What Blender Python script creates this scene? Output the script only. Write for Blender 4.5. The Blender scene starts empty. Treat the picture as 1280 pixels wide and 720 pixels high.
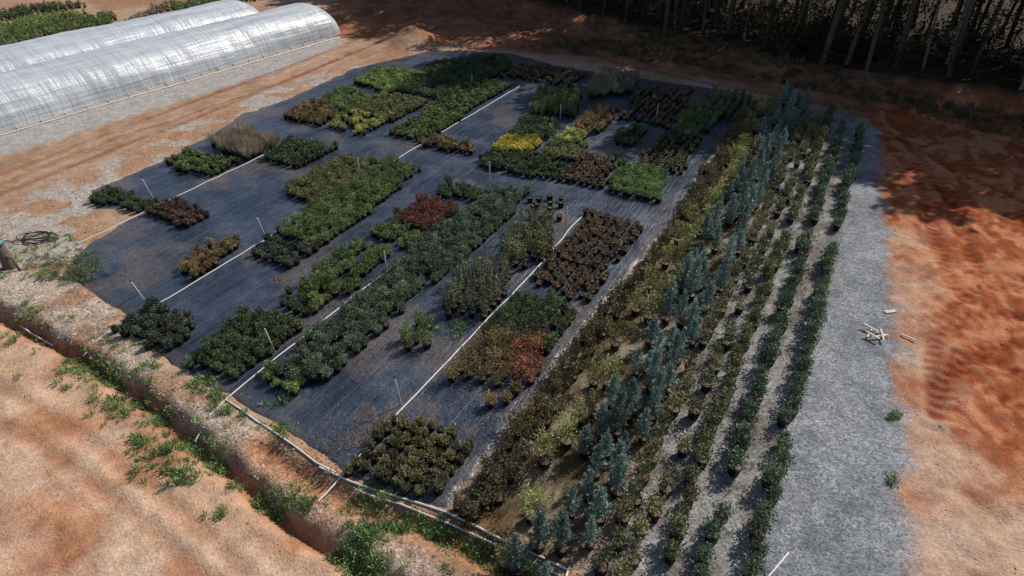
import bpy, math
import numpy as np
R = np.random.RandomState(7)
H=15.0; F=800.0; P=math.radians(34.9)
cp,sp=math.cos(P),math.sin(P)
# ---- survey helper: photo point -> world ground position
def G(u,v,z=0.0):
    r=(u-640)/F; up=-(v-360)/F
    dz=-sp+cp*up; t=(H-z)/(-dz)
    return (r*t,(cp+sp*up)*t)
def GP(pts,z=0.0): return np.array([G(u,v,z) for u,v in pts])
AZ=math.radians(28.3)
D1=np.array([math.sin(AZ),math.cos(AZ)]); E1=np.array([math.cos(AZ),-math.sin(AZ)])
# ---- noise
def vn(x,y,s=0.0):
    ix=np.floor(x); iy=np.floor(y); fx=x-ix; fy=y-iy
    fx=fx*fx*(3-2*fx); fy=fy*fy*(3-2*fy)
    def h(a,b):
        q=np.sin(a*127.1+b*311.7+s*74.7)*43758.5453
        return q-np.floor(q)
    return (h(ix,iy)*(1-fx)+h(ix+1,iy)*fx)*(1-fy)+(h(ix,iy+1)*(1-fx)+h(ix+1,iy+1)*fx)*fy
def fbm(x,y,s=0.0,o=4):
    a=0.5; t=0; n=0
    for i in range(o):
        t=t+a*vn(x,y,s+i*3.1); n+=a; a*=0.5; x,y=x*1.63-y*1.21+5.1, x*1.21+y*1.63+1.7
    return t/n
def ss(a,b,x):
    t=np.clip((x-a)/(b-a),0,1); return t*t*(3-2*t)
def inpoly(x,y,p):
    c=np.zeros(x.shape,bool); n=len(p)
    for i in range(n):
        x1,y1=p[i]; x2,y2=p[(i+1)%n]
        m=((y1>y)!=(y2>y))
        c^= m&(x<(x2-x1)*(y-y1)/((y2-y1) if y2!=y1 else 1e-9)+x1)
    return c
def pdist(x,y,p,closed=False):
    d=np.full(x.shape,1e9); n=len(p)
    for i in range(n if closed else n-1):
        a=p[i]; b=p[(i+1)%n]; e=b-a; L=max(e@e,1e-9)
        t=np.clip(((x-a[0])*e[0]+(y-a[1])*e[1])/L,0,1)
        d=np.minimum(d,np.hypot(x-a[0]-t*e[0],y-a[1]-t*e[1]))
    return d
def pdist_s(x,y,p):
    d=np.full(x.shape,1e9); s=np.zeros(x.shape); acc=0
    for i in range(len(p)-1):
        a=p[i]; b=p[i+1]; e=b-a; L=max(e@e,1e-9)
        t=np.clip(((x-a[0])*e[0]+(y-a[1])*e[1])/L,0,1)
        dd=np.hypot(x-a[0]-t*e[0],y-a[1]-t*e[1]); m=dd<d
        s=np.where(m,acc+t*math.sqrt(L),s); d=np.minimum(d,dd); acc+=math.sqrt(L)
    return d,s
def sd(x,y,p):
    d=pdist(x,y,p,True); return np.where(inpoly(x,y,p),d,-d)
def smooth_poly(p,n=8):
    p=np.asarray(p,float); out=[]
    q=np.vstack([2*p[0]-p[1],p,2*p[-1]-p[-2]])
    for i in range(1,len(q)-2):
        for j in range(n):
            t=j/n; a,b,c,d=q[i-1],q[i],q[i+1],q[i+2]
            out.append(.5*((2*b)+(-a+c)*t+(2*a-5*b+4*c-d)*t*t+(-a+3*b-3*c+d)*t**3))
    out.append(p[-1]); return np.array(out)

# ---- zones
FAB=GP([(118,262),(108,238),(200,200),(262,168),(300,142),(345,128),(440,85),(540,62),(640,66),(700,82),(880,108),(945,118),(928,150),(835,290),(705,450),(562,640),(500,628),(420,592),(335,530),(285,500),(205,458),(150,395),(75,345),(95,312),(180,262)])
DITCH=GP([(-120,330),(0,393),(90,437),(160,483),(235,542),(290,588),(360,650),(430,695),(520,760),(640,860)])
LOWER=GP([(-120,330),(0,393),(90,437),(160,483),(235,542),(290,588),(360,650),(430,695),(520,760),(640,860),(300,1100),(-500,1100),(-700,500)])
RUB=GP([(-40,335),(20,335),(100,345),(160,400),(215,465),(290,505),(340,535),(420,595),(560,650),(660,720),(700,760),(560,790),(430,690),(290,585),(160,480),(0,392),(-60,370)])
RUB2=GP([(-60,330),(100,345),(130,300),(125,235),(210,195),(270,160),(350,128),(470,80),(420,85),(350,105),(200,165),(60,235),(-60,290)])
GRV=GP([(895,740),(985,430),(1045,150),(1080,150),(1097,165),(1112,300),(1124,400),(1128,560),(1140,740),(1145,1000),(800,1000)])
BEDG=GP([(700,760),(830,520),(900,350),(960,240),(1010,130),(1075,140),(1050,330),(985,560),(930,760),(900,1000),(600,1000)])
WEED=GP([(540,650),(705,450),(835,285),(935,125),(1010,120),(960,240),(900,350),(830,520),(700,740),(640,860),(560,760)])
PINK=GP([(1100,300),(1135,300),(1140,430),(1150,520),(1290,650),(1500,800),(1300,1100),(1140,1100),(1125,500)])
RIGHT=GP([(1085,150),(1130,120),(1500,160),(2200,300),(1800,1100),(1100,1100)])
LROAD=GP([(-80,262),(120,205),(330,125),(480,68),(520,30),(380,60),(200,130),(-80,215)])
TOPR=GP([(400,45),(430,-30),(900,-60),(1500,60),(1700,260),(1280,200),(1090,155),(900,100),(700,70),(540,55)])
FEDGE=np.array([(75.,14.),(52.,30.),(35.5,43.7),(22.3,50.5),(12.,62.5),(0.,77.),(-18.,98.),(-40.,118.),(-75.,140.)])
FOR=np.vstack([FEDGE,np.array([(-75.,260.),(300.,260.),(300.,14.)])])
TRACKS=[([(-20,250),(120,195),(300,125),(420,75),(520,35)],.28),([(-20,225),(120,172),(300,105),(420,60),(520,20)],.28),
 ([(-20,240),(110,185),(310,118),(440,66)],.18),
 ([(-40,455),(100,540),(230,640),(330,730)],.22),([(-40,500),(80,575),(200,670),(270,740)],.22),([(-60,610),(60,665),(120,740)],.3),([(-60,640),(40,690),(90,750)],.3),
 ([(1100,170),(1150,230),(1180,330),(1220,380),(1400,420)],.3),([(1125,170),(1180,235),(1220,330),(1290,350)],.3),
 ([(1170,520),(1165,450),(1185,410),(1235,395),(1300,400)],.3),([(1200,540),(1190,470),(1215,435),(1300,430)],.3),
 ([(1290,255),(1200,215),(1110,165)],.3),([(1300,300),(1200,262),(1140,200)],.25),([(1300,520),(1225,480),(1195,440)],.3),([(1310,485),(1240,450),(1180,470),(1170,520)],.3),
 ([(1310,370),(1230,360),(1170,400)],.25),
 ([(620,40),(800,85),(1000,125),(1300,170)],.3),([(600,25),(800,68),(1000,110),(1300,150)],.3)]
TRK=[(smooth_poly(GP(p),5),w) for p,w in TRACKS]
MND=np.array(G(516,52)); 
BANK=GP([(330,560),(400,610),(470,640),(540,665),(620,700),(680,760)])
def zg(x,y):
    z=(fbm(x*.35,y*.35,1,4)-.5)*.14+(fbm(x*2.1,y*2.1,2,3)-.5)*.03
    f=sd(x,y,FAB)
    z=z*ss(.8,-.8,f)
    z=z-.06*ss(-.02,.35,f)
    wob=(fbm(x*1.1,y*1.1,9,3)-.5)*1.0
    dd=pdist(x,y,DITCH)
    lo=sd(x,y,LOWER)
    z=z-.22*ss(-.1,1.2,lo+wob*.5)
    near=1-ss(20,34,np.hypot(x+4,y-12))
    z=z-(.5*np.exp(-((dd+wob*.35)/.28)**2)+.1*np.exp(-(dd/.8)**2))*(.35+.65*near)*ss(.1,-.25,f)
    b=sd(x,y,RUB); z=z+.13*ss(0,.6,b)*fbm(x*1.8,y*1.8,4,4)
    bd=pdist(x,y,BANK)
    z=z-.35*np.exp(-((bd+wob*.3)/.35)**2)*ss(.0,-.3,f)
    for p,w in TRK:
        near_=(x>p[:,0].min()-2)&(x<p[:,0].max()+2)&(y>p[:,1].min()-2)&(y<p[:,1].max()+2)
        if not near_.any(): continue
        d=pdist(x[near_],y[near_],p); z[near_]+= -.035*np.exp(-(d/w)**2)+.022*np.exp(-((d-w*1.6)/(w*.6))**2)
    r=np.hypot(x-MND[0],(y-MND[1])); z=z+1.3*np.exp(-(r/1.9)**2)*(0.8+.5*fbm(x,y,5,3))
    e=sd(x,y,FOR); z=z+.9*ss(-3.5,.5,e+wob*1.5)
    r2=sd(x,y,TOPR); z=z+(fbm(x*.6,y*.6,12,4)-.5)*.7*ss(0,2,r2)
    rr=sd(x,y,RIGHT); z=z+((fbm(x*.8,y*.8,15,4)-.5)*.2+(fbm(x*2.6,y*2.6,16,3)-.5)*.10)*ss(0,2,rr)
    return z
def zg1(x,y): return zg(np.asarray(x,float),np.asarray(y,float))

# ---- mesh helpers
def mkmesh(name,V,Q,C=None,mats=(),MI=None,extra=None,smooth=False):
    V=np.asarray(V,np.float32); Q=np.asarray(Q,np.int32)
    me=bpy.data.meshes.new(name)
    me.vertices.add(len(V)); me.vertices.foreach_set("co",V.ravel())
    me.loops.add(Q.size); me.loops.foreach_set("vertex_index",Q.ravel())
    me.polygons.add(len(Q)); me.polygons.foreach_set("loop_start",np.arange(len(Q),dtype=np.int32)*Q.shape[1])
    me.update(calc_edges=True)
    if C is not None:
        a=me.color_attributes.new("Col",'FLOAT_COLOR','POINT')
        c=np.ones((len(V),4),np.float32); c[:,:3]=C; a.data.foreach_set("color",c.ravel())
    if extra:
        for k,arr in extra.items():
            a=me.attributes.new(k,'FLOAT','POINT'); a.data.foreach_set("value",np.asarray(arr,np.float32).ravel())
    for m in mats: me.materials.append(m)
    if MI is not None: me.polygons.foreach_set("material_index",np.asarray(MI,np.int32))
    me.polygons.foreach_set("use_smooth",np.full(len(Q),smooth))
    me.update()
    return me
def obj(name,me,parent=None):
    o=bpy.data.objects.new(name,me); bpy.context.scene.collection.objects.link(o)
    if parent: o.parent=parent
    return o
def empty(name,loc=(0,0,0)):
    o=bpy.data.objects.new(name,None); o.location=loc; bpy.context.scene.collection.objects.link(o); return o

# ---- materials
def nm(name):
    m=bpy.data.materials.new(name); m.use_nodes=True; nt=m.node_tree
    return m,nt,nt.nodes["Principled BSDF"]
def N(nt,t,**k):
    n=nt.nodes.new(t)
    for a,b in k.items(): setattr(n,a,b)
    return n
def noise(nt,co,sc,det=4,rough=.55):
    n=N(nt,"ShaderNodeTexNoise"); n.inputs["Scale"].default_value=sc; n.inputs["Detail"].default_value=det; n.inputs["Roughness"].default_value=rough
    nt.links.new(co,n.inputs["Vector"]); return n
def ramp(nt,f,a,b,lo=0,hi=1):
    n=N(nt,"ShaderNodeMapRange"); n.inputs[1].default_value=a; n.inputs[2].default_value=b; n.inputs[3].default_value=lo; n.inputs[4].default_value=hi
    nt.links.new(f,n.inputs[0]); return n.outputs[0]
def math_(nt,op,a,b=None):
    n=N(nt,"ShaderNodeMath",operation=op)
    for i,v in enumerate((a,b)):
        if v is None: continue
        if isinstance(v,(int,float)): n.inputs[i].default_value=v
        else: nt.links.new(v,n.inputs[i])
    return n.outputs[0]
def mix(nt,f,a,b,bt='MIX'):
    n=N(nt,"ShaderNodeMix",data_type='RGBA',blend_type=bt)
    for i,v in ((0,f),(6,a),(7,b)):
        if isinstance(v,(int,float)): n.inputs[i].default_value=v
        elif isinstance(v,tuple): n.inputs[i].default_value=(*v,1)
        else: nt.links.new(v,n.inputs[i])
    return n.outputs[2]
def vscale(nt,c,f):
    n=N(nt,"ShaderNodeVectorMath",operation='SCALE'); nt.links.new(c,n.inputs[0]); nt.links.new(f,n.inputs["Scale"]); return n.outputs[0]

def ground_mat():
    m,nt,b=nm("soil_and_gravel")
    tc=N(nt,"ShaderNodeTexCoord").outputs["Object"]
    at=N(nt,"ShaderNodeAttribute",attribute_name="Col")
    gr=N(nt,"ShaderNodeAttribute",attribute_name="gravel").outputs["Fac"]
    n1=noise(nt,tc,1.6,6,.72); n2=noise(nt,tc,13,3,.75)
    vo=N(nt,"ShaderNodeTexVoronoi"); vo.inputs["Scale"].default_value=17; nt.links.new(tc,vo.inputs["Vector"])
    f1=ramp(nt,n1.outputs[0],.32,.68,.72,1.24); f2=ramp(nt,n2.outputs[0],.32,.68,.76,1.24)
    f=math_(nt,'MULTIPLY',f1,f2)
    sep=N(nt,"ShaderNodeSeparateColor"); nt.links.new(vo.outputs["Color"],sep.inputs[0])
    gvar=ramp(nt,sep.outputs[0],0,1,.5,1.45)
    gm=math_(nt,'MULTIPLY',gr,ramp(nt,n1.outputs[0],.35,.6,.6,1))
    gv=math_(nt,'ADD',math_(nt,'MULTIPLY',math_(nt,'SUBTRACT',gvar,1.0),gm),1.0)
    f=math_(nt,'MULTIPLY',f,gv)
    c=vscale(nt,at.outputs["Color"],f)
    nt.links.new(c,b.inputs["Base Color"]); b.inputs["Roughness"].default_value=.95
    b.inputs["Specular IOR Level"].default_value=.1
    h=math_(nt,'MULTIPLY',n2.outputs[0],.055)
    h=math_(nt,'ADD',h,math_(nt,'MULTIPLY',math_(nt,'MULTIPLY',vo.outputs["Distance"],gm),-.03))
    h=math_(nt,'ADD',h,math_(nt,'MULTIPLY',n1.outputs[0],.11))
    bp=N(nt,"ShaderNodeBump"); bp.inputs["Distance"].default_value=1; bp.inputs["Strength"].default_value=.75
    nt.links.new(h,bp.inputs["Height"]); nt.links.new(bp.outputs[0],b.inputs["Normal"])
    return m
def fabric_mat():
    m,nt,b=nm("woven_ground_cover")
    tc=N(nt,"ShaderNodeTexCoord").outputs["Object"]
    mp=N(nt,"ShaderNodeMapping"); mp.inputs["Rotation"].default_value=(0,0,AZ); nt.links.new(tc,mp.inputs[0]); v=mp.outputs[0]
    n1=noise(nt,v,.5,6,.68); n2=noise(nt,v,8,3,.65)
    ms=N(nt,"ShaderNodeMapping"); ms.inputs["Scale"].default_value=(4,.35,1); nt.links.new(v,ms.inputs[0])
    n3=noise(nt,ms.outputs[0],1.2,4,.6)
    sx=N(nt,"ShaderNodeSeparateXYZ"); nt.links.new(v,sx.inputs[0])
    seam=math_(nt,'FRACT',math_(nt,'MULTIPLY',sx.outputs[0],1/1.85))
    sl=ramp(nt,math_(nt,'ABSOLUTE',math_(nt,'SUBTRACT',seam,.5)),.008,.016,1,0)
    at=N(nt,"ShaderNodeAttribute",attribute_name="dust").outputs["Fac"]
    base=mix(nt,ramp(nt,n3.outputs[0],.35,.7),(.012,.018,.029),(.034,.047,.073))
    base=mix(nt,ramp(nt,n1.outputs[0],.44,.6,0,.6),base,(.058,.074,.105))
    base=mix(nt,math_(nt,'MULTIPLY',sl,.35),base,(.12,.13,.15))
    d=math_(nt,'MULTIPLY',math_(nt,'ADD',at,ramp(nt,n1.outputs[0],.57,.72,0,.6)),ramp(nt,n2.outputs[0],.35,.65,.1,1))
    base=mix(nt,math_(nt,'MINIMUM',d,.85),base,(.15,.105,.075))
    nt.links.new(base,b.inputs["Base Color"])
    nt.links.new(ramp(nt,n1.outputs[0],.3,.7,.28,.5),b.inputs["Roughness"])
    h=math_(nt,'ADD',math_(nt,'MULTIPLY',n3.outputs[0],.06),math_(nt,'MULTIPLY',n1.outputs[0],.20))
    h=math_(nt,'ADD',h,math_(nt,'MULTIPLY',n2.outputs[0],.008))
    bp=N(nt,"ShaderNodeBump"); bp.inputs["Distance"].default_value=1; bp.inputs["Strength"].default_value=.7
    nt.links.new(h,bp.inputs["Height"]); nt.links.new(bp.outputs[0],b.inputs["Normal"])
    return m
def leaf_mat(name="foliage",tr=.2,rough=.5,spec=.3):
    m,nt,b=nm(name)
    at=N(nt,"ShaderNodeAttribute",attribute_name="Col").outputs["Color"]
    if tr>0:
        nt.links.new(at,b.inputs["Base Color"]); b.inputs["Roughness"].default_value=rough; b.inputs["Specular IOR Level"].default_value=spec
        t=N(nt,"ShaderNodeBsdfTranslucent"); nt.links.new(at,t.inputs[0])
        mx=N(nt,"ShaderNodeMixShader"); mx.inputs[0].default_value=tr
        nt.links.new(b.outputs[0],mx.inputs[1]); nt.links.new(t.outputs[0],mx.inputs[2])
        nt.links.new(mx.outputs[0],nt.nodes["Material Output"].inputs[0])
    else:
        df=N(nt,"ShaderNodeBsdfDiffuse"); nt.links.new(at,df.inputs[0]); nt.links.new(df.outputs[0],nt.nodes["Material Output"].inputs[0]); nt.nodes.remove(b)
    return m
def simple(name,c,rough=.6,var=.25,sc=8,metal=0):
    m,nt,b=nm(name); tc=N(nt,"ShaderNodeTexCoord").outputs["Object"]
    n=noise(nt,tc,sc,5,.6)
    nt.links.new(mix(nt,n.outputs[0],tuple(x*(1-var) for x in c),tuple(min(1,x*(1+var)) for x in c)),b.inputs["Base Color"])
    b.inputs["Roughness"].default_value=rough; b.inputs["Metallic"].default_value=metal; return m
M_G=ground_mat(); M_F=fabric_mat(); M_L=leaf_mat(); M_PIPE=simple("white_pvc",(.60,.58,.54),.45,.25,3)
M_WOOD=simple("weathered_wood",(.55,.46,.36),.8,.3,6)
M_MET=simple("galvanised_steel",(.35,.36,.37),.45,.2,10,.5); M_BLK=simple("black_poly_hose",(.02,.02,.02),.4,.3)
M_BARK=leaf_mat("bark_and_needles",0)
M_SC=leaf_mat("stone",.0)

# ---- ground sheet
def axis(segs):
    o=[segs[0][0]]
    for a,b,s in segs:
        n=max(1,int(round((b-a)/s))); o+=list(np.linspace(a,b,n+1)[1:])
    return np.array(o)
xs=axis([(-600,-120,40),(-120,-50,4),(-50,-24,.3),(-24,8,.12),(8,33,.11),(33,44,.22),(44,90,3),(90,600,40)])
ys=axis([(-120,-10,10),(-10,6,1),(6,34,.11),(34,60,.22),(60,100,.5),(100,160,4),(160,900,50)])
X,Y=np.meshgrid(xs,ys); x=X.ravel(); y=Y.ravel()
Z=zg(x,y)
def blend(C,m,c):
    m=np.clip(m,0,1)
    return C*(1-m[:,None])+np.array(c)[None,:]*m[:,None] if not isinstance(c,np.ndarray) else C*(1-m[:,None])+c*m[:,None]
w1=fbm(x*.25,y*.25,21,5); w2=fbm(x*1.2,y*1.2,22,5); w3=fbm(x*.7,y*.7,25,5); w4=fbm(x*3.,y*3.,27,3)
def cl(a,b,t): t=np.clip(t,0,1)[:,None]; return np.array(a)[None]*(1-t)+np.array(b)[None]*t
def streak(p0,p1,fp,fl,s):
    t=np.array(G(*p1))-np.array(G(*p0)); t/=np.linalg.norm(t); al=x*t[0]+y*t[1]; pe=x*t[1]-y*t[0]
    pe=pe+(fbm(x*.15,y*.15,s+5,2)-.5)*3
    return fbm(pe*fp,al*fl,s,4)
C=cl((.30,.165,.095),(.38,.25,.165),ss(.35,.65,w1))
wob=(w2-.5)*1.2+(w4-.5)*.4
low=ss(-.2,.4,sd(x,y,LOWER)+wob*.4)
C=blend(C,low,cl((.40,.20,.11),(.54,.375,.26),ss(.38,.58,.4*w1+.4*w3+.2*w2)))
st=streak((0,470),(250,640),1.6,.3,41); C=C*(1+low*((st-.5)*.28+(w4-.5)*.18))[:,None]
m=ss(-.3,.8,sd(x,y,LROAD)+wob)*.85; C=blend(C,m,cl((.30,.165,.095),(.43,.295,.205),w3*1.6-.3))
st=streak((0,225),(420,60),2.6,.15,43); C=C*(1+m*(st-.5)*.7)[:,None]
g=np.zeros_like(x)
m=ss(-.5,.5,sd(x,y,RUB2)+wob); C=blend(C,m*.9,cl((.38,.335,.29),(.36,.205,.12),ss(.48,.60,w3))); g=np.maximum(g,m*.9)
TG=GP([(-40,205),(200,132),(330,92),(420,58),(425,45),(0,168),(-60,185)]); m=ss(-1.0,.2,sd(x,y,TG)+wob*.6); C=blend(C,m*.9,(.36,.34,.32)); g=np.maximum(g,m*.8)
m=ss(-.2,.3,sd(x,y,RUB)+wob*.6); C=blend(C,m*.85,cl((.32,.19,.12),(.43,.35,.275),ss(.35,.52,w3))); g=np.maximum(g,m)
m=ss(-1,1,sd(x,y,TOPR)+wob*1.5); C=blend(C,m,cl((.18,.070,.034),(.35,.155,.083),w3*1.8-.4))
m=ss(-1,1,sd(x,y,RIGHT)+wob)
s1=streak((1120,200),(1220,380),2.2,.4,45); s2=streak((1160,500),(1290,410),2.2,.4,46); sel_=ss(.45,.55,w1); sm=s1*sel_+s2*(1-sel_)
C=blend(C,m,cl((.27,.072,.025),(.44,.175,.082),ss(.43,.56,.35*w3+.4*sm+.25*w4)))
m2=ss(-2.2,1.2,sd(x,y,PINK)+wob*2.2)*ss(.25,.6,w3+.15); C=blend(C,m2*.85,cl((.42,.25,.155),(.49,.37,.28),w3*1.5-.2))
m=ss(-.4,.5,sd(x,y,GRV)+wob*.7+(w3-.5)*1.0); C=blend(C,m,cl((.165,.175,.188),(.25,.257,.268),ss(.3,.65,w3*.5+w2*.5))); g=np.maximum(g,m)
m=ss(-.2,.4,sd(x,y,BEDG)+wob*.5); C=blend(C,m,cl((.165,.145,.125),(.26,.25,.235),ss(.4,.6,w2))); g=np.maximum(g,m)
m=ss(-.2,.4,sd(x,y,WEED)+wob*.5); C=blend(C,m,cl((.10,.075,.04),(.25,.20,.135),ss(.35,.65,w2))); g=np.maximum(g*(1-m*.5),m*.4)
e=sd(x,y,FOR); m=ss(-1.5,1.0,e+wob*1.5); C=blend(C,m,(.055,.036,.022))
dd=pdist(x,y,DITCH); m=np.exp(-((dd+wob*.25)/.38)**2)*.75*ss(40,28,np.hypot(x,y)); C=blend(C,m,(.28,.11,.045))
dd=pdist(x,y,BANK); m=np.exp(-((dd+wob*.25)/.8)**2)*.9; C=blend(C,m,(.34,.15,.07))
for i,(p,w) in enumerate(TRK):
    d,s_=pdist_s(x,y,p); m=.36*np.exp(-(d/w)**4)*ss(.25,.55,w2+.1)
    if p[:,0].mean()>5: m=m*(.85+.6*np.sin(s_*math.pi*2/.48+d*6))*1.25
    elif p[:,1].mean()<20: m=m*.75
    C=C*(1-m[:,None]*np.array([.6,1.,1.15])[None])
m=ss(.54,.66,w1)*low*.4; C=blend(C,m,(.40,.20,.10))
nx,ny=len(xs),len(ys)
I=np.arange(nx*ny).reshape(ny,nx)
Q=np.stack([I[:-1,:-1],I[:-1,1:],I[1:,1:],I[1:,:-1]],-1).reshape(-1,4)
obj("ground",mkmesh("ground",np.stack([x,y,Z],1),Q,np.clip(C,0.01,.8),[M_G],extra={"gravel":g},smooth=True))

# ---- fabric sheet
fa=FAB@D1; fb=FAB@E1
A,B=np.meshgrid(np.arange(fa.min()-1,fa.max()+1,.12),np.arange(fb.min()-1,fb.max()+1,.12))
ax,bx=A.ravel(),B.ravel(); x=ax*D1[0]+bx*E1[0]; y=ax*D1[1]+bx*E1[1]
s=sd(x,y,FAB)
wv=(fbm(ax*.6,bx*2.5,31,3)-.5)*.02+(fbm(ax*1.2,bx*1.2,32,3)-.5)*.03
z=.01+wv*.6-.16*ss(.30,-.15,s+(fbm(x*1.5,y*1.5,33,3)-.5)*.5)
du=ss(.9,.1,s+(fbm(x*2,y*2,34)-.5)*.8)*.6+ss(.56,.68,fbm(x*.45,y*.45,35))*.6
keep=s>-.3
na,nb=A.shape[1],A.shape[0]; I=np.arange(na*nb).reshape(nb,na); K=keep.reshape(nb,na)
kq=(K[:-1,:-1]&K[:-1,1:]&K[1:,1:]&K[1:,:-1]).ravel()
Q=np.stack([I[:-1,:-1],I[1:,:-1],I[1:,1:],I[:-1,1:]],-1).reshape(-1,4)[kq]
us,inv=np.unique(Q.ravel(),return_inverse=True)
obj("ground_cover_fabric",mkmesh("fabric",np.stack([x,y,z],1)[us],inv.reshape(-1,4),None,[M_F],extra={"dust":du[us]},smooth=True))

# ---- templates (V, Q, kind, rnd)
def unit(v): return v/np.maximum(np.linalg.norm(v,axis=-1,keepdims=True),1e-9)
def leaves(c,d,L,W):
    n=len(c); d=unit(d); s=unit(np.cross(d,unit(R.normal(size=(n,3)))))
    L=np.broadcast_to(L,(n,))[:,None]; W=np.broadcast_to(W,(n,))[:,None]
    V=np.stack([c-d*L*.5,c+s*W*.5,c+d*L*.5,c-s*W*.5],1).reshape(-1,3)
    rn=np.repeat(R.rand(n),4)
    return V,np.arange(4*n).reshape(-1,4),np.zeros(4*n,int),rn
def tube(pts,rad,n=6,kind=3):
    pts=np.array(pts,float); V=[]; k=len(pts)
    for i in range(k):
        t=unit(pts[min(i+1,k-1)]-pts[max(i-1,0)]); a=unit(np.cross(t,[.13,.97,.21])); b=np.cross(t,a)
        for j in range(n):
            q=2*math.pi*j/n; V.append(pts[i]+rad[i]*(math.cos(q)*a+math.sin(q)*b))
    Q=[[i*n+j,i*n+(j+1)%n,(i+1)*n+(j+1)%n,(i+1)*n+j] for i in range(k-1) for j in range(n)]
    if n%2==0:
        for j in range(0,n-2,2): Q.append([(k-1)*n,(k-1)*n+j+1,(k-1)*n+j+2,(k-1)*n+(j+3)%n])
    return np.array(V),np.array(Q),np.full(len(V),kind),R.rand(len(V))
def pot(r,h,n=8):
    V=[];
    for rr,z in ((r*.8,0),(r,h*.9),(r*1.06,h*.9),(r*1.06,h),(r*.95,h),(r*.93,h-.03)):
        for j in range(n): V.append((rr*math.cos(2*math.pi*j/n),rr*math.sin(2*math.pi*j/n),z))
    Q=[[i*n+j,i*n+(j+1)%n,(i+1)*n+(j+1)%n,(i+1)*n+j] for i in range(5) for j in range(n)]
    k0=len(V)
    for j in range(n): V.append((r*.93*math.cos(2*math.pi*j/n),r*.93*math.sin(2*math.pi*j/n),h-.03))
    V.append((0,0,h-.02)); c=len(V)-1
    for j in range(0,n,2): Q.append([c,k0+j,k0+j+1,k0+(j+2)%n])
    kind=np.array([1]*k0+[2]*(n+1))
    return np.array(V,float),np.array(Q),kind,R.rand(len(V))
def join(ps):
    V=[];Q=[];K=[];W=[];o=0
    for v,q,k,w in ps:
        V.append(v);Q.append(q+o);K.append(k);W.append(w);o+=len(v)
    return np.vstack(V),np.vstack(Q),np.concatenate(K),np.concatenate(W)
def T(kind,h,r,n,L=.07,ph=.24,pr=.13):
    ps=[]
    if ph>0: ps.append(pot(pr,ph))
    if kind=='mound':
        d=unit(R.normal(size=(n,3))); rad=R.rand(n)**.45
        a0=np.arctan2(d[:,1],d[:,0])
        lob=1+.28*np.sin(3*a0+R.rand()*6)*np.cos(2*d[:,2]+R.rand()*6)+.18*np.sin(7*a0+R.rand()*6)
        zc=ph+(h-ph)*.5
        c=d*rad[:,None]*lob[:,None]*np.array([r,r,(h-ph)*.55]); c[:,2]+=zc
        c[:,2]=np.maximum(c[:,2],ph*.7)
        c+=R.normal(size=c.shape)*.018
        ps.append(leaves(c,d+np.array([0,0,.1])+.7*R.normal(size=(n,3)),L*(.6+.8*R.rand(n)),L*.5*(.7+.6*R.rand(n))))
    elif kind=='cone':
        nb=54; per=max(6,n//nb); cs=[];ds=[]
        for i in range(nb):   # feathery plumes
            t=(i/nb)**1.15*.97; a=i*2.4+R.normal()*.3; rr=r*(1-t)**.75*(.5+.7*R.rand())*(.6+.4*min(1,t*5))
            p0=np.array([0,0,ph+.02+(h-ph)*t*.9]); dd=np.array([math.cos(a)*rr,math.sin(a)*rr,.12+.18*R.rand()])
            u=R.rand(per)**.7; cs.append(p0+dd*u[:,None]*1.1+R.normal(size=(per,3))*.026); ds.append(dd/np.linalg.norm(dd)+.55*R.normal(size=(per,3)))
        c=np.vstack(cs); m_=len(c)
        ps.append(leaves(c,np.vstack(ds),L*(.6+.8*R.rand(m_)),L*.30)); ps.append(tube([(0,0,ph*.8),(0,0,h*.9)],[.02,.006],4))
    elif kind=='grass':
        a=R.rand(n)*2*math.pi; tl=.15+.6*R.rand(n)
        d=np.stack([np.cos(a)*tl,np.sin(a)*tl,np.ones(n)],1); d=unit(d)
        l=(h-ph)*(.6+.5*R.rand(n)); q=R.rand(n)*r*.4
        c=np.stack([q*np.cos(a),q*np.sin(a),np.full(n,ph*.9)],1)+d*l[:,None]*.5
        ps.append(leaves(c,d,l,L))
    elif kind=='upright':
        ns=7; k=n//ns
        for i in range(ns):
            a=R.rand()*6.28; tl=.25*R.rand()*1.2; hh=(h-ph)*(.7+.4*R.rand())
            d=np.array([math.cos(a)*tl*r*3,math.sin(a)*tl*r*3,1]); d/=np.linalg.norm(d)
            p0=np.array([math.cos(a)*.04,math.sin(a)*.04,ph*.9])
            ps.append(tube([p0,p0+d*hh],[.009,.004],4))
            t=.15+.85*R.rand(k); c=p0+d*(t*hh)[:,None]+R.normal(size=(k,3))*.05
            ps.append(leaves(c,R.normal(size=(k,3))+np.array([0,0,.4]),L*(.7+.6*R.rand(k)),L*.5))
    elif kind=='sapling':
        top=np.array([.05*R.normal(),.05*R.normal(),h*.92])
        ps.append(tube([(0,0,ph*.8),top*.5+np.array([.02,0,0]),top],[.016,.012,.005],5))
        nl=13; k=n//nl
        for i in range(nl):
            t=.28+.66*i/nl; a=i*2.4+R.rand(); l=r*(1.15-t*.8)*(.7+.5*R.rand())
            p0=top*t; p1=p0+np.array([math.cos(a)*l,math.sin(a)*l,l*.9])
            ps.append(tube([p0,p1],[.007,.003],4))
            c=p0+(p1-p0)*(.3+.8*R.rand(k))[:,None]+R.normal(size=(k,3))*.06
            ps.append(leaves(c,(p1-p0)+.7*R.normal(size=(k,3))*l,L*(.7+.6*R.rand(k)),L*.5))
    return join(ps)
SOIL=np.array((.14,.085,.05)); STEM=np.array((.16,.12,.08)); POT=np.array((.014,.014,.016))
GAIN=1.95
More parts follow.
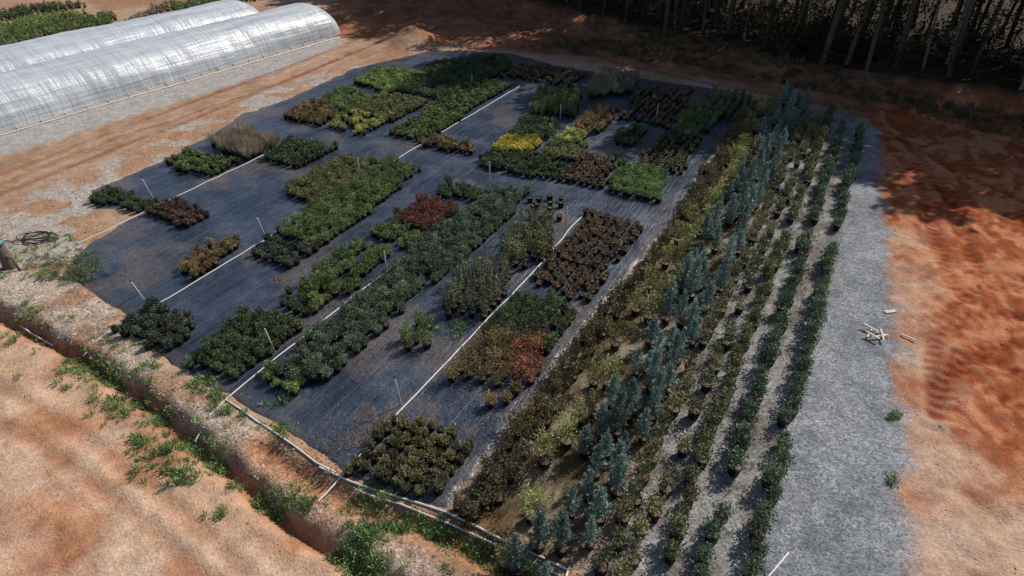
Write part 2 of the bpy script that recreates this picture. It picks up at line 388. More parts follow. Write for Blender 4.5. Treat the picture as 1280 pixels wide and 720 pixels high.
def bake(name,temps,pos,c1,c2,sc=(.85,1.15),pv=.18,parent=None,zoff=0.,mat=None,gain=None):
    pos=np.asarray(pos); n=len(pos)
    if n==0: return
    desat=.10 if gain is None else 0
    gain=GAIN if gain is None else gain
    c1=np.array(c1)*gain;c2=np.array(c2)*gain
    c1=c1*(1-desat)+desat*c1.mean(); c2=c2*(1-desat)+desat*c2.mean()
    z=zg1(pos[:,0],pos[:,1]); s_=sd(pos[:,0],pos[:,1],FAB); z=np.where(s_>.3,.012,z)+zoff
    Vs=[];Qs=[];Cs=[];o=0; pick=R.randint(len(temps),size=n)
    for k,(V,Q,K,W) in enumerate(temps):
        ids=np.where(pick==k)[0]
        if len(ids)==0: continue
        m=len(ids); a=R.rand(m)*6.283; s=sc[0]+(sc[1]-sc[0])*R.rand(m)
        ca,sa=np.cos(a)[:,None],np.sin(a)[:,None]
        px=pos[ids,0][:,None]+s[:,None]*(V[None,:,0]*ca-V[None,:,1]*sa)
        py=pos[ids,1][:,None]+s[:,None]*(V[None,:,0]*sa+V[None,:,1]*ca)
        pz=z[ids][:,None]+s[:,None]*V[None,:,2]
        P_=np.stack([px,py,pz],-1)
        br=(1+pv*R.normal(size=m)).clip(.5,1.6); hu=R.normal(size=m)*.25
        t=np.clip(W[None,:]+hu[:,None],0,1)[...,None]
        lv=(c1*(1-t)+c2*t)*br[:,None,None]*(.65+.7*((W*7.13)%1))[None,:,None]
        col=np.where((K==0)[None,:,None],lv,np.where((K==1)[None,:,None],POT,np.where((K==2)[None,:,None],SOIL*br[:,None,None],STEM)))
        Vs.append(P_.reshape(-1,3)); Cs.append(np.broadcast_to(col,P_.shape).reshape(-1,3))
        Qs.append((Q[None]+(np.arange(m)*len(V))[:,None,None]+o).reshape(-1,4)); o+=m*len(V)
    me=mkmesh(name,np.vstack(Vs),np.vstack(Qs),np.minimum(np.vstack(Cs),.75),[mat or M_L])
    return obj(name,me,parent)
def fill(poly,h,step,skip=0.03,jit=.035,stepb=None):
    p=GP(poly,h); a=p@D1; b=p@E1; stepb=stepb or step
    A,B=np.meshgrid(np.arange(a.min(),a.max()+.01,step),np.arange(b.min(),b.max()+.01,stepb))
    A=A.ravel()+R.normal(size=A.size)*jit; B=B.ravel()+R.normal(size=B.size)*jit
    x=A*D1[0]+B*E1[0]; y=A*D1[1]+B*E1[1]
    k=inpoly(x,y,p)&(R.rand(len(x))>skip)
    return np.stack([x[k],y[k]],1)
# colours (linear)
DG=((.024,.039,.015),(.060,.086,.030)); DG2=((.022,.030,.020),(.055,.072,.042)); MG=((.044,.066,.018),(.105,.138,.038)); BG=((.070,.108,.022),(.155,.21,.05))
OL=((.058,.060,.020),(.13,.128,.045)); YG=((.12,.13,.03),(.24,.24,.06)); YE=((.24,.19,.012),(.36,.30,.03)); RB=((.060,.020,.012),(.12,.045,.025))
RUst=((.13,.045,.018),(.22,.085,.038)); BR=((.058,.036,.020),(.135,.090,.048)); TAN=((.11,.09,.06),(.19,.155,.10)); GG=((.030,.049,.028),(.088,.116,.064)); OR=((.085,.062,.022),(.19,.12,.045))
BL=[
("potted_shrub_block",[(108,246),(138,232),(200,252),(165,266)],'mound',.42,.17,.36,DG,.04),
("potted_heather_block",[(178,264),(215,247),(268,268),(232,286)],'mound',.38,.15,.34,((.045,.024,.018),(.10,.058,.04)),.02),
("potted_shrub_block",[(203,205),(235,188),(305,203),(262,221)],'mound',.40,.16,.38,MG,.08),
("potted_ornamental_grass_block",[(256,175),(300,160),(352,176),(308,196)],'grass',.95,.4,.42,TAN,.02),
("potted_shrub_block",[(331,197),(362,172),(427,184),(372,211)],'mound',.42,.18,.38,DG,.06),
("potted_perennial_block",[(352,143),(388,124),(428,144),(398,157)],'mound',.45,.18,.38,OR,.05),
("potted_perennial_block",[(388,126),(435,108),(480,128),(432,142)],'mound',.45,.2,.38,MG,.05),
("potted_perennial_block",[(443,102),(475,84),(530,93),(490,116)],'mound',.45,.2,.38,BG,.05),
("potted_perennial_block",[(438,138),(482,115),(538,126),(492,152)],'mound',.45,.19,.38,OL,.05),
("potted_perennial_block",[(408,157),(440,136),(492,150),(450,168)],'mound',.42,.19,.38,YG,.3),
("potted_shrub_block",[(490,112),(540,78),(625,68),(645,82),(590,108),(550,125)],'mound',.5,.22,.44,DG,.08),
("potted_shrub_block",[(485,168),(592,98),(637,106),(530,178)],'mound',.42,.17,.40,MG,.05),
("potted_shrub_block",[(348,240),(425,194),(478,200),(396,256)],'mound',.48,.2,.38,OL,.06),
("potted_shrub_block",[(345,287),(398,252),(482,200),(528,210),(408,306),(372,302)],'mound',.48,.19,.38,MG,.05),
("potted_shrub_block",[(306,318),(340,295),(395,310),(365,333)],'mound',.40,.17,.36,DG2,.04),
("potted_spirea_block",[(222,336),(252,305),(302,296),(298,314),(246,345)],'mound',.45,.18,.36,OR,.08),
("potted_holly_block",[(143,412),(190,378),(253,404),(205,440)],'mound',.45,.16,.36,DG2,.02),
("potted_holly_block",[(230,452),(308,385),(380,404),(292,478)],'mound',.48,.18,.37,DG,.02),
("potted_camellia_block",[(365,362),(400,328),(442,298),(487,314),(440,362),(392,386)],'mound',.52,.22,.42,((.040,.062,.014),(.095,.132,.032)),.08),
("potted_shrub_block",[(338,384),(362,362),(392,384),(378,396)],'mound',.42,.17,.40,DG,.1),
("potted_viburnum_block",[(332,458),(400,402),(470,345),(545,287),(615,234),(667,238),(602,302),(520,368),(432,455),(388,482)],'mound',.52,.20,.38,GG,.02),
("potted_gardenia_block",[(322,480),(340,458),(388,478),(372,492)],'mound',.38,.18,.38,BG,.02),
("potted_shrub_block",[(458,292),(478,275),(540,294),(515,312)],'mound',.42,.18,.38,MG,.04),
("potted_barberry_block",[(488,272),(525,246),(577,260),(540,292)],'mound',.5,.2,.38,RB,.02),
("potted_shrub_block",[(546,240),(560,224),(608,240),(596,252)],'mound',.45,.19,.38,DG,.04),
("potted_perennial_block",[(524,182),(540,169),(597,182),(590,191)],'mound',.4,.17,.38,OR,.15),
("potted_nandina_block",[(488,436),(505,402),(538,396),(534,432)],'mound',.62,.22,.46,MG,.15),
("potted_crape_myrtle_block",[(548,388),(566,335),(645,318),(640,345),(606,392)],'upright',1.15,.22,.42,((.045,.05,.027),(.10,.108,.054)),.05),
("potted_laurel_block",[(622,322),(640,275),(692,268),(690,308),(650,330)],'upright',1.1,.25,.42,((.052,.060,.023),(.115,.112,.045)),.03),
("potted_gardenia_block",[(598,418),(640,363),(723,383),(690,438)],'mound',.5,.20,.40,DG,.02),
("potted_hydrangea_block",[(563,468),(590,418),(642,418),(625,482)],'mound',.7,.28,.48,((.075,.058,.02),(.165,.11,.04)),.03),
("potted_nandina_block",[(632,474),(645,420),(686,424),(670,470)],'mound',.75,.27,.48,RUst,.03),
("potted_perennial_block",[(612,502),(638,475),(652,490),(632,507)],'mound',.5,.22,.44,OR,.08),
("potted_azalea_block",[(662,355),(735,262),(806,280),(732,378)],'mound',.36,.13,.365,BR,.01),
("potted_azalea_block",[(430,588),(455,550),(500,518),(602,555),(562,608),(530,628)],'mound',.38,.16,.37,((.042,.042,.015),(.125,.105,.042)),.02),
("potted_juniper_block",[(593,207),(615,183),(690,197),(712,213),(700,226)],'mound',.36,.17,.36,DG,.04),
("potted_golden_shrub_block",[(615,188),(630,171),(678,174),(668,190)],'mound',.48,.21,.38,YE,.02),
("potted_shrub_block",[(633,176),(650,148),(697,150),(692,172)],'mound',.6,.22,.42,DG,.03),
("potted_bamboo_block",[(663,140),(670,112),(727,116),(720,142)],'upright',.9,.3,.4,MG,.02),
("potted_golden_shrub_block",[(688,177),(702,164),(732,168),(722,179)],'mound',.5,.2,.38,((.16,.20,.03),(.31,.34,.06)),.04),
("potted_perennial_block",[(708,168),(740,133),(777,133),(750,168)],'mound',.5,.2,.40,OR,.06),
("potted_azalea_block",[(700,222),(726,192),(772,196),(756,238)],'mound',.36,.13,.38,BR,.02),
("potted_fern_block",[(756,238),(775,204),(836,213),(824,252)],'mound',.45,.2,.36,((.05,.095,.022),(.12,.18,.05)),.02),
("potted_azalea_block",[(788,206),(830,165),(882,173),(850,218)],'mound',.38,.14,.40,((.045,.045,.015),(.11,.095,.035)),.02),
("potted_shrub_block",[(763,177),(790,153),(813,163),(792,184)],'mound',.45,.2,.40,DG,.03),
("potted_azalea_block",[(775,147),(800,110),(868,113),(836,160)],'mound',.38,.14,.42,BR,.04),
("potted_shrub_block",[(833,163),(860,134),(908,143),(880,175)],'mound',.5,.22,.44,MG,.04),
("potted_shrub_block",[(672,193),(695,174),(737,181),(722,202)],'mound',.45,.2,.38,((.07,.08,.025),(.15,.155,.055)),.05),
("potted_ornamental_grass_block",[(735,118),(750,88),(800,92),(790,112)],'grass',.9,.35,.45,TAN,.1),
("potted_azalea_block",[(625,95),(648,80),(735,92),(715,108)],'mound',.4,.16,.44,BR,.1),
("potted_shrub_block",[(870,135),(885,112),(940,120),(915,145)],'upright',.9,.25,.5,OL,.1),
]
for b in BL:
    name,poly,kind,h,r,step,(c1,c2),skip=b
    near=max(v for u,v in poly); n=int(170+ (near-60)*.75)
    Lf=.058 if near>250 else .085
    if kind=='mound':
        if r<.15: n=int(n*.45)
        if near<250: n=int(n*.7)
        tp=[T('mound',h,r,n,Lf,.2,min(.15,step*.41)) for _ in range(5)]
    elif kind=='grass': tp=[T('grass',h,r,130,.022,.2,.14) for _ in range(4)]
    else: tp=[T('upright',h,r,230,.07,.22,.14) for _ in range(4)]
    bake(name,tp,fill(poly,h*.45,step,skip),c1,c2,sc=(.78,1.2),pv=.22)
pp=np.array([G(u+R.normal()*3,v+R.normal()*2) for u in range(665,708,9) for v in (252,262,272)])
bake("empty_nursery_pots",[join([pot(.14,.26)])],pp,(.02,.02,.02),(.03,.03,.03))

# ---- rows of larger stock along the right side
def row(px,amin,amax,step,jit=.06,skip=.05,off=0.):
    q=np.array(G(px,690)); b0=q@E1+off
    a=np.arange(np.array(G(*amin))@D1,np.array(G(*amax))@D1,step)
    a=a+R.normal(size=len(a))*jit; a=a[R.rand(len(a))>skip]; b=b0+R.normal(size=len(a))*jit
    return np.stack([a*D1[0]+b*E1[0],a*D1[1]+b*E1[1]],1)
tS=[T('mound',.78,.25,400,.08,.3,.18) for _ in range(5)]
tS2=[T('mound',.85,.28,280,.08,.3,.18) for _ in range(3)]+[T('sapling',1.0,.3,260,.08,.3,.18) for _ in range(2)]
tC=[T('cone',1.45+.15*i,.36,1250,.105,.28,.17) for i in range(3)]+[T('cone',1.15,.32,900,.105,.28,.17) for _ in range(2)]
tY=[T('sapling',1.3,.40,380,.08,.28,.17) for _ in range(5)]
tH=[T('mound',.68,.30,330,.065,.22,.15) for _ in range(3)]+[T('upright',.85,.32,300,.07,.22,.15) for _ in range(3)]
def gap(P_):
    a=P_@D1; g0=np.array(G(1035,312))@D1; g1=np.array(G(1040,292))@D1
    return P_[(a<g0)|(a>g1)]
for px in (945,885): bake("potted_holly_row",tS,gap(row(px,(945,760),(1075,165),.62)),(.029,.048,.025),(.070,.102,.052),sc=(.8,1.25))
bake("potted_holly_row",tS,gap(row(835,(835,700),(1030,140),.66)),(.04,.05,.02),(.11,.11,.04),sc=(.8,1.2))
bake("potted_magnolia_row",tS2,gap(row(798,(820,760),(1000,150),.8,skip=.15)),(.042,.055,.02),(.135,.12,.04))
bake("potted_magnolia_row",tS2,row(765,(765,720),(1000,150),.75,skip=.1),(.038,.05,.02),(.12,.11,.04))
for px,sk in ((734,.10),(700,.08),(666,.35)):
    bake("potted_blue_juniper_row",tC,row(px,(px,725),(1010,130),.82,skip=sk,jit=.13),(.066,.102,.084),(.135,.185,.160),sc=(.7,1.15),pv=.2)
bake("potted_yellow_maple_row",tY,row(640,(620,690),(955,140),1.4,skip=.12,jit=.12),(.09,.105,.025),(.20,.215,.055))
bake("potted_yellow_maple_row",tY,row(610,(625,640),(955,140),2.0,skip=.2,jit=.15),(.09,.09,.022),(.18,.165,.045))
bake("potted_loropetalum_hedge",tH,fill([(556,640),(602,655),(740,440),(862,270),(952,140),(930,135),(832,285),(702,450)],.3,.42,.06,.08),(.036,.031,.013),(.100,.080,.033))

# ---- scattered weeds, grass, stones, fallen leaves
def scat(poly,n,z=0):
    p=GP(poly,z); lo=p.min(0);hi=p.max(0); q=lo+(hi-lo)*R.rand(n*3,2); q=q[inpoly(q[:,0],q[:,1],p)]; return q[:n]
wt=[T('grass',.2,.3,26,.03,0.001) for _ in range(3)]+[T('mound',.16,.15,60,.05,0.001) for _ in range(3)]
def fixpot(tp):
    out=[]
    for V,Q,K,W in tp:
        k=(K[Q[:,0]]==0)|(K[Q[:,0]]==3); us,inv=np.unique(Q[k].ravel(),return_inverse=True)
        out.append((V[us],inv.reshape(-1,4),K[us],W[us]))
    return out
wt=fixpot(wt)
wl=[(100,447,14,50),(125,465,14,44),(165,492,12,44),(195,518,10,38),(230,548,12,38),(265,572,9,30),(250,480,12,30),(288,512,14,22),(352,622,20,50),(372,630,8,16),(318,614,6,8),
(455,668,14,54),(442,692,14,40),(462,706,14,50),(540,656,14,34),(500,655,14,40),(600,682,16,34),(228,592,10,18),(272,636,6,8),(170,550,6,8),(74,300,12,30),(36,390,8,20),(45,340,18,30),
(90,338,22,50),(345,537,8,14),(270,492,8,18),(296,602,6,8),(1116,522,5,9),(1118,600,5,4),(20,318,14,18),(200,575,16,24),(150,510,14,24),(480,620,14,24),(350,500,8,8),(40,408,20,18),(640,705,18,24),(575,410,12,26),(560,665,12,20),(140,475,40,44),(240,560,30,34),(130,455,40,40),(200,540,30,40),(430,630,30,26),(520,690,40,30)]
pw=np.array([G(u+R.normal()*s,v+R.normal()*s*.55) for u,v,s,n in wl for _ in range(n)])
bake("weeds",wt,pw,(.06,.10,.028),(.14,.205,.065),sc=(.35,1.35),zoff=-.01)
sh=fixpot([T('mound',.5,.3,320,.06,.01) for _ in range(3)])
bake("wild_shrub",sh,np.array([G(85+R.normal()*22,343+R.normal()*7) for _ in range(24)]),(.05,.06,.027),(.11,.12,.055),sc=(.4,1.1))
gt=fixpot([T('grass',.28,.3,22,.018,0.001) for _ in range(5)])
bake("dry_grass",gt,scat([(560,655),(705,455),(835,288),(935,128),(1010,120),(960,240),(900,350),(840,520),(720,740),(640,780)],3200),(.09,.07,.03),(.24,.19,.10),sc=(.5,1.3),gain=1.1)
bake("dry_grass",gt,scat([(720,740),(840,520),(900,350),(1000,130),(1060,150),(1020,330),(900,740)],600),(.06,.08,.03),(.19,.17,.08),sc=(.4,.9),gain=1.1)
bake("dry_grass",gt,scat([(650,60),(900,90),(1290,180),(1290,150),(1000,95),(800,45)],900),(.06,.05,.025),(.15,.12,.06),sc=(1,2.6),gain=1.1)
def stoneT():
    V=np.array([(x,y,z) for z in(-1,1) for y in(-1,1) for x in(-1,1)],float)*R.uniform(.5,1,(8,3)); V*=np.array([1,.8,.6])*.5
    Q=np.array([(0,2,3,1),(4,5,7,6),(0,1,5,4),(2,6,7,3),(0,4,6,2),(1,3,7,5)]); return V,Q,np.zeros(8,int),np.full(8,R.rand())
stT=[stoneT() for _ in range(8)]
def sbake(name,pos,c1,c2,s):
    k=R.rand(len(pos)); 
    for lo,hi,a,b in ((0,.78,s[0],s[0]+(s[1]-s[0])*.3),(.78,.97,s[0]+(s[1]-s[0])*.3,s[0]+(s[1]-s[0])*.6),(.97,1.01,s[0]+(s[1]-s[0])*.6,s[1])):
        m=(k>=lo)&(k<hi)
        if m.any(): bake(name,stT,pos[m],c1,c2,sc=(a,b),pv=.2,mat=M_SC,gain=1,zoff=-.01)
sbake("rubble_stones",scat([(-40,340),(20,338),(100,348),(160,402),(215,468),(290,508),(340,538),(420,598),(560,652),(640,700),(500,680),(400,640),(290,575),(160,470),(0,385)],7000),(.24,.18,.13),(.45,.38,.31),(.02,.15))
sbake("rubble_stones",scat([(-40,330),(100,342),(125,240),(270,162),(470,80),(350,100),(60,225),(-40,280)],3000),(.26,.2,.15),(.42,.37,.31),(.03,.15))
sbake("soil_clods",scat([(-60,400),(160,500),(360,680),(420,740),(-100,760)],1300),(.30,.17,.10),(.48,.33,.22),(.015,.08))
sbake("soil_clods",scat([(-60,400),(-60,420),(160,520),(360,700),(360,680),(160,500)],700),(.28,.14,.08),(.40,.26,.17),(.03,.16))
sbake("soil_clods",scat([(1100,170),(1290,200),(1400,740),(1150,740)],1200),(.22,.07,.03),(.38,.18,.095),(.02,.11))
sbake("gravel_stones",scat([(905,740),(990,430),(1055,170),(1095,170),(1120,400),(1130,740)],3000),(.15,.16,.17),(.32,.33,.34),(.02,.08))
lt=[leaves(np.array([[0,0,.02]]),np.array([[1,0,.2*R.normal()]]),.06,.04) for _ in range(5)]
fl=[]
for u,vv,su,sv,n in [(440,540,45,28,500),(590,515,25,18,260),(640,500,20,15,120),(270,300,22,8,60),(460,283,8,5,60),(520,470,30,20,120),(350,350,12,6,70),(560,400,30,20,120),(410,560,20,12,140),(605,145,12,4,60),(500,520,70,60,300),(500,300,160,90,600)]:
    fl+= [G(u+R.normal()*su,vv+R.normal()*sv) for _ in range(n)]
bake("fallen_leaves",lt,np.array(fl),(.10,.06,.032),(.22,.13,.07),gain=1.15)

# ---- pipes, risers
def tubeobj(name,pts,rad,mat,n=8,parent=None):
    V,Q,_,_=tube(pts,[rad]*len(pts),n); return obj(name,mkmesh(name,V,Q,None,[mat],smooth=True),parent)
def gpipe(name,px,rad=.03,mat=None,wig=.02):
    P_=GP(px); out=[]
    for i in range(len(P_)-1):
        L=np.linalg.norm(P_[i+1]-P_[i]); k=max(1,int(L/.7))
        for j in range(k): out.append(P_[i]+(P_[i+1]-P_[i])*j/k)
    out.append(P_[-1]); out=np.array(out)+R.normal(size=(len(out),2))*wig
    z=zg1(out[:,0],out[:,1]); s_=sd(out[:,0],out[:,1],FAB); z=np.where(s_>.2,.012,z)+rad*1.1
    z=np.maximum(z,np.convolve(np.pad(z,2,mode='edge'),np.ones(5)/5,'valid'))
    return tubeobj(name,[(a,b,c) for (a,b),c in zip(out,z)],rad,mat or M_PIPE)
gpipe("irrigation_pipe",[(100,440),(302,318),(498,198),(650,108)],.022)
gpipe("irrigation_pipe",[(238,543),(285,497),(440,373),(612,240)],.024)
gpipe("irrigation_pipe",[(380,640),(432,592),(500,515),(600,410),(660,348),(733,264)],.026)
gpipe("irrigation_pipe",[(96,306),(245,235),(332,193)],.020)
gpipe("irrigation_pipe",[(283,500),(340,540),(395,580),(420,592)],.028)
gpipe("irrigation_pipe",[(400,585),(440,603),(560,642),(640,680),(712,716)],.032)
gpipe("irrigation_pipe",[(445,612),(560,652),(640,690),(700,722)],.028)
gpipe("irrigation_pipe",[(705,722),(716,703)],.03)
gpipe("irrigation_pipe",[(20,398),(60,420)],.03)
gpipe("irrigation_pipe",[(960,722),(984,690)],.02)
gpipe("irrigation_pipe",[(0,170),(200,112),(425,47)],.04)
def riser(u,v,h=1.15,tilt=0.0):
    x,y=G(u,v); e=empty("sprinkler_riser",(x,y,0.0))
    t=(tilt*.9,0,h)
    tubeobj("post",[(0,0,-.05),t],.016,M_MET,6,e); tubeobj("riser_pipe",[(.03,.01,0),(t[0]+.03,.01,h*.96)],.012,M_PIPE,6,e)
    tubeobj("sprinkler_head",[(t[0],0,h),(t[0],0,h+.05),(t[0]+.03,0,h+.09)],.025,M_BLK,8,e)
for a in [(187,385,1.25,-.35),(333,300,1.2,-.2),(343,440,1.1,-.15),(501,507,1.2,-.1),(192,250,1.2,-.25),(483,340,1.1,0),(620,372,1.1,.0),(707,285,1.2,0),(450,220,1.1,0),(612,225,1.1,0),(700,150,1.1,0),(768,118,1.2,0),(893,300,1.4,0),(590,110,1.,0),(820,150,1.1,0)]: riser(*a)

# ---- plastic-covered tunnels
def tunnel_mat():
    m,nt,b=nm("greenhouse_plastic")
    tc=N(nt,"ShaderNodeTexCoord").outputs["Object"]
    ms=N(nt,"ShaderNodeMapping"); ms.inputs["Scale"].default_value=(2,.12,2.4); nt.links.new(tc,ms.inputs[0])
    n1=noise(nt,ms.outputs[0],.9,5,.62)
    mv=N(nt,"ShaderNodeMapping"); mv.inputs["Scale"].default_value=(.5,3.2,.5); nt.links.new(tc,mv.inputs[0]); n2=noise(nt,mv.outputs[0],.8,4,.6)
    base=mix(nt,ramp(nt,n1.outputs[0],.35,.65),(.33,.355,.38),(.52,.54,.56))  # lengthwise pale and dark bands paint highlight streaks into the film colour
    sy=N(nt,"ShaderNodeSeparateXYZ"); nt.links.new(tc,sy.inputs[0])
    rib=math_(nt,'FRACT',math_(nt,'MULTIPLY',sy.outputs[1],1/1.5)); rib_shade=ramp(nt,math_(nt,'ABSOLUTE',math_(nt,'SUBTRACT',rib,.5)),.015,.035,.35,0)
    base=mix(nt,rib_shade,base,(.22,.23,.24))  # darker stripes paint the hoop shadows onto the film
    nt.links.new(base,b.inputs["Base Color"])
    b.inputs["Roughness"].default_value=.36; b.inputs["Specular IOR Level"].default_value=.6
    bp=N(nt,"ShaderNodeBump"); bp.inputs["Distance"].default_value=.22; bp.inputs["Strength"].default_value=.55
    nt.links.new(math_(nt,'ADD',n1.outputs[0],math_(nt,'MULTIPLY',n2.outputs[0],.6)),bp.inputs["Height"]); nt.links.new(bp.outputs[0],b.inputs["Normal"])
    return m
M_T=tunnel_mat()
DT=np.array(G(420,45))-np.array(G(0,168)); DT/=np.linalg.norm(DT); ET=np.array([DT[1],-DT[0]])
def tunnel(end,length,W=5.8,Ht=2.75):
    c=end-ET*W/2
    e=empty("plastic_covered_hoop_house",(c[0],c[1],0)); e.rotation_euler=(0,0,-math.atan2(DT[0],DT[1]))
    ns=40; ysl=np.concatenate([np.arange(-length,-1.6,.12),np.linspace(-1.6,1.1,30)])
    V=[]
    for yy in ysl:
        k=1.0
        if yy>-1.5: t=(yy+1.5)/2.62; k=max(.04,math.sqrt(max(0,1-t*t)))
        if yy<-length+1.0: t=1-(yy+length)/1.; k=max(.05,math.sqrt(max(0,1-t*t)))
        for j in range(ns+1):
            a=math.pi*j/ns; cx=math.cos(a); sz=max(0,math.sin(a))**.85
            wr=.014*math.sin(yy*3.1+a*5)+.03*math.sin(yy*.9+a*2)+.05*math.sin(yy*.33+a*4)+.008*math.cos(yy*math.pi*2/1.5)
            rr=1+wr*.3
            V.append((W/2*cx*k**.4*rr,yy,Ht*sz*k**.8*rr-.03))
    nr=ns+1; Q=[[i*nr+j,i*nr+j+1,(i+1)*nr+j+1,(i+1)*nr+j] for i in range(len(ysl)-1) for j in range(ns)]
    obj("plastic_cover",mkmesh("plastic_cover",np.array(V),np.array(Q),None,[M_T],smooth=True),e)
    for s in(-1,1):
        x0=s*(W/2+.06); V=[(x0-.04,-length,-.1),(x0+.04,-length,-.1),(x0+.04,-length,.14),(x0-.04,-length,.14)]; V+=[(a,-1.3,c_) for a,b_,c_ in V]
        obj("baseboard",mkmesh("baseboard",np.array(V),np.array([(0,1,2,3),(4,7,6,5),(0,4,5,1),(1,5,6,2),(2,6,7,3),(3,7,4,0)]),None,[M_WOOD]),e)
        for k in range(int(length/1.5)):
            tubeobj("ground_post",[(x0+s*.05,-k*1.5-1.5,-.2),(x0+s*.05,-k*1.5-1.5,.35)],.025,M_MET,6,e)
e1=np.array(G(424,44)); tunnel(e1,62)
e2=np.array(G(424,44))-ET*6.9-DT*2.5; tunnel(e2,62)

# stock beyond tunnels
for poly,c in [([(-40,62),(0,38),(90,20),(150,15),(135,30),(40,50),(-40,75)],MG),([(-40,38),(60,16),(110,14),(60,28),(-40,55)],BG),([(150,28),(195,8),(215,12),(175,26)],TAN),([(-40,18),(60,4),(110,5),(60,14),(-40,30)],DG),([(190,8),(300,-8),(320,-2),(215,14)],MG)]:
    bake("potted_shrub_block",[T('mound',.6,.25,80,.14,.2,.16) for _ in range(3)],fill(poly,.3,.65,.08,.08),*c)

# ---- forest
def pine(hh):
    ps=[]; lean=R.normal(size=2)*.5
    tp=np.array([(0,0,-.3),(lean[0]*.2,lean[1]*.2,hh*.3),(lean[0]*.6,lean[1]*.6,hh*.65),(lean[0],lean[1],hh)])
    r0=.07+.09*R.rand(); ps.append(tube(tp,[r0*1.25,r0,r0*.65,.03],7))
    def at(t): 
        q=t*3; i=min(2,int(q)); return tp[i]*(1-(q-i))+tp[i+1]*(q-i)
    for i in range(18):
        t=.04+.42*R.rand(); a=R.rand()*6.28; l=.5+1.6*R.rand(); p0=at(t)
        ps.append(tube([p0,p0+np.array([math.cos(a)*l,math.sin(a)*l,(R.rand()-.3)*l*.5])],[.02,.005],4))
        if R.rand()<.75:
            k=20; c=p0+np.array([math.cos(a)*l,math.sin(a)*l,0])*(.4+.6*R.rand(k))[:,None]+R.normal(size=(k,3))*.28
            ps.append(leaves(c,R.normal(size=(k,3)),.26,.12))
    for i in range(30):
        t=.42+.57*(i/30); a=i*2.4+R.rand(); l=(3.2*(1-((t-.42)/.62))**.7+.3)*(.7+.5*R.rand()); p0=at(t)
        p1=p0+np.array([math.cos(a)*l,math.sin(a)*l,l*.25]); ps.append(tube([p0,p1],[.04,.01],4))
        k=32; c=p0+(p1-p0)*(.25+.8*R.rand(k)[:,None])+R.normal(size=(k,3))*np.array([.35,.35,.22])
        ps.append(leaves(c,R.normal(size=(k,3))+np.array([0,0,.3]),.62*(.7+.6*R.rand(k)),.30))
    return join(ps)
def tmesh(name,t,c1,c2,st=(.15,.12,.095)):
    V,Q,K,W=t; c1=np.array(c1);c2=np.array(c2)
    c=np.where((K==0)[:,None],c1*(1-W[:,None])+c2*W[:,None],np.array(st)*(.6+.6*W[:,None]))
    return mkmesh(name,V,Q,c,[M_BARK])
pm=[tmesh("pine",pine(15+4*R.rand()),(.018,.027,.011),(.045,.06,.026),(.26,.215,.17) if i<2 else (.10,.08,.063)) for i in range(6)]  # some meshes get paler bark so their trunks look sunlit
um=[tmesh("brush",fixpot([T('mound',2.2,1.1,420,.22,.01)])[0],(.015,.019,.009),(.055,.053,.026)) for _ in range(3)]
um+=[tmesh("brush",fixpot([T('upright',3.4,.7,300,.2,.01)])[0],(.026,.022,.013),(.085,.066,.038),(.17,.13,.095)) for _ in range(3)]
fo=empty("forest")
cand=np.stack([R.uniform(-75,85,9000),R.uniform(14,180,9000)],1)
e=sd(cand[:,0],cand[:,1],FOR); front=-pdist(cand[:,0],cand[:,1],FEDGE)
ok=(e>.3)&(-front<22)&(cand[:,0]>-62); cand=cand[ok]; fr=-front[ok]
sel=[];
for q,f in zip(cand,fr):
    md=1.7 if f<8 else 2.6
    if all((q[0]-p[0])**2+(q[1]-p[1])**2>md*md for p in sel): sel.append(q)
    if len(sel)>620: break
sel=np.array(sel); zz=zg1(sel[:,0],sel[:,1])
for q,z in zip(sel,zz):
    o=obj("pine_tree",pm[R.randint(6)],fo); o.location=(q[0],q[1],z); o.rotation_euler=(R.normal()*.06,R.normal()*.06,R.rand()*6.28); s=.85+.45*R.rand(); o.scale=(s,s,s)
print("trees",len(sel))
k=(fr<12)&(cand[:,0]>-20); cu=cand[k]; cu=cu[R.permutation(len(cu))[:440]]; zz=zg1(cu[:,0],cu[:,1])
for q,z in zip(cu,zz):
    o=obj("undergrowth",um[R.randint(6)],fo); o.location=(q[0],q[1],z-.1); o.rotation_euler=(0,0,R.rand()*6.28); s=.45+.75*R.rand(); o.scale=(s,s,s*(.7+.7*R.rand()))
# ---- timber scraps on the gravel
sc=empty("scrap_timber_pile",(*G(1093,420),0))
def board(p,L,a,w=.07,t=.035,z=.03,tilt=0,par=sc,nm_="board"):
    me=mkmesh(nm_,np.array([(sx*L/2,sy*w/2,sz*t/2) for sz in(-1,1) for sy in(-1,1) for sx in(-1,1)]),np.array([(0,2,3,1),(4,5,7,6),(0,1,5,4),(2,6,7,3),(0,4,6,2),(1,3,7,5)]),None,[M_WOOD])
    o=obj(nm_,me,par); o.location=(p[0],p[1],z); o.rotation_euler=(0,tilt,a); return o
for i,(dx,dy,L,a) in enumerate([(-.15,.1,.75,.9),(.1,.1,.8,-.5),(0,-.15,.7,.2),(.2,-.1,.65,1.3),(-.05,.3,.6,-.9),(-.2,-.2,.5,2.2)]): board((dx,dy),L,a,z=.05+.03*i,tilt=.04*(-1)**i)
s2=empty("scrap_timber",(*G(1112,391),.03)); board((0,0),.45,.2,.16,.05,.03,0,s2)
s3=empty("scrap_timber",(*G(1135,423),.03)); board((0,0),.5,-.8,.06,.04,.03,0,s3)
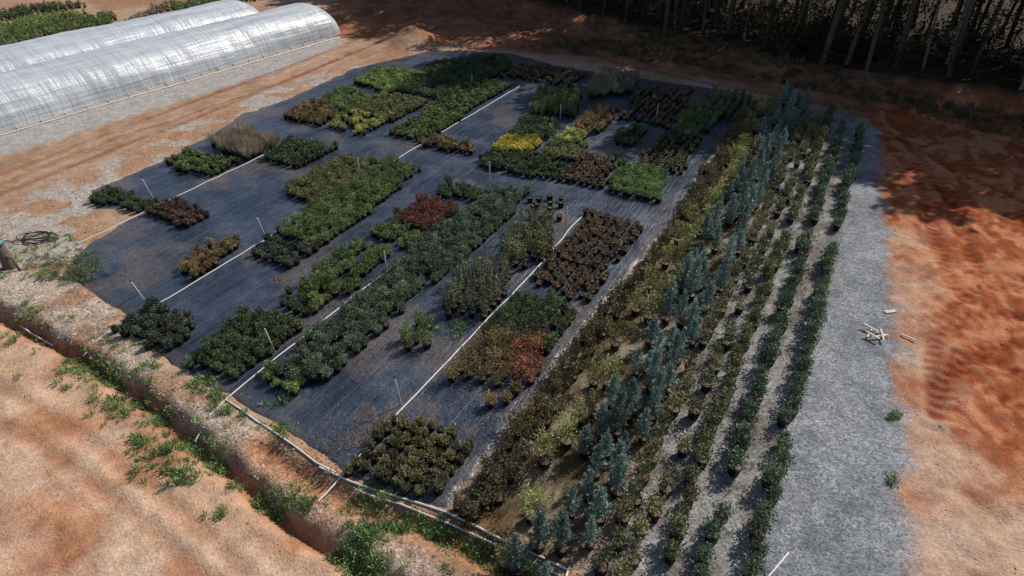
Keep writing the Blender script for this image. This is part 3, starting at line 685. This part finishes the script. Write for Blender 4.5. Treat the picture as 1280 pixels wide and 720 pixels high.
# ---- hose coil and wellhead at the left
hp=[]
cx,cy=G(48,299)
for i in range(120):
    a=i*.21; r=.45+.12*math.sin(i*.37); hp.append((cx+1.4*r*math.cos(a)+.1*math.sin(i*.11),cy+r*math.sin(a),.05+.0012*i))
hp+=[(cx-1.0-.25*i,cy-.3+.1*math.sin(i),.06) for i in range(6)]
tubeobj("coiled_irrigation_hose",hp,.022,M_BLK,6)
M_TEAL=simple("teal_paint",(.05,.16,.15),.5); M_CON=simple("weathered_timber_dark",(.12,.09,.07),.85,.4,9)
we=empty("wellhead_post",(*G(14,335),0))
V,Q,_,_=tube([(0,0,-.2),(0.02,0,.5),(-.05,.02,1.0),(-.08,.02,1.15)],[.30,.26,.22,.2],10); obj("casing",mkmesh("casing",V,Q,None,[M_CON],smooth=True),we)
V,Q,_,_=tube([(-.08,.02,1.15),(-.08,.02,1.2),(-.08,.02,1.33),(-.08,.02,1.36)],[.27,.30,.27,.1],12); obj("cap",mkmesh("cap",V,Q,None,[M_TEAL],smooth=True),we)
V,Q,_,_=tube([(.1,-.1,.7),(.45,-.2,.6),(.55,-.25,0)],[.05,.05,.05],8); obj("outlet_pipe",mkmesh("outlet",V,Q,None,[M_CON],smooth=True),we)

# ---- light, sky, camera
sv=np.array([.66,.50,.0]); sv/=np.linalg.norm(sv); EL=math.radians(42)
import mathutils
d=mathutils.Vector((sv[0]*math.cos(EL),sv[1]*math.cos(EL),math.sin(EL)))
L=bpy.data.lights.new("sun",'SUN'); L.energy=4.8; L.angle=math.radians(.5); L.color=(1,.95,.88)
lo=bpy.data.objects.new("sun",L); bpy.context.scene.collection.objects.link(lo); lo.rotation_euler=d.to_track_quat('Z','Y').to_euler()
W=bpy.data.worlds.new("World"); bpy.context.scene.world=W; W.use_nodes=True; nt=W.node_tree
sk=nt.nodes.new("ShaderNodeTexSky"); sk.sky_type='NISHITA'; sk.sun_disc=False; sk.sun_elevation=EL; sk.sun_rotation=math.atan2(sv[0],sv[1])
nt.links.new(sk.outputs[0],nt.nodes["Background"].inputs[0]); nt.nodes["Background"].inputs[1].default_value=.105
cam=bpy.data.cameras.new("camera"); cam.sensor_width=36; cam.lens=36*F/1280; cam.clip_end=2000
co=bpy.data.objects.new("camera",cam); bpy.context.scene.collection.objects.link(co); co.location=(0,0,H); co.rotation_euler=(math.pi/2-P,0,0)
S=bpy.context.scene; S.camera=co; S.view_settings.view_transform='Standard'; S.view_settings.look='None'; S.view_settings.exposure=0
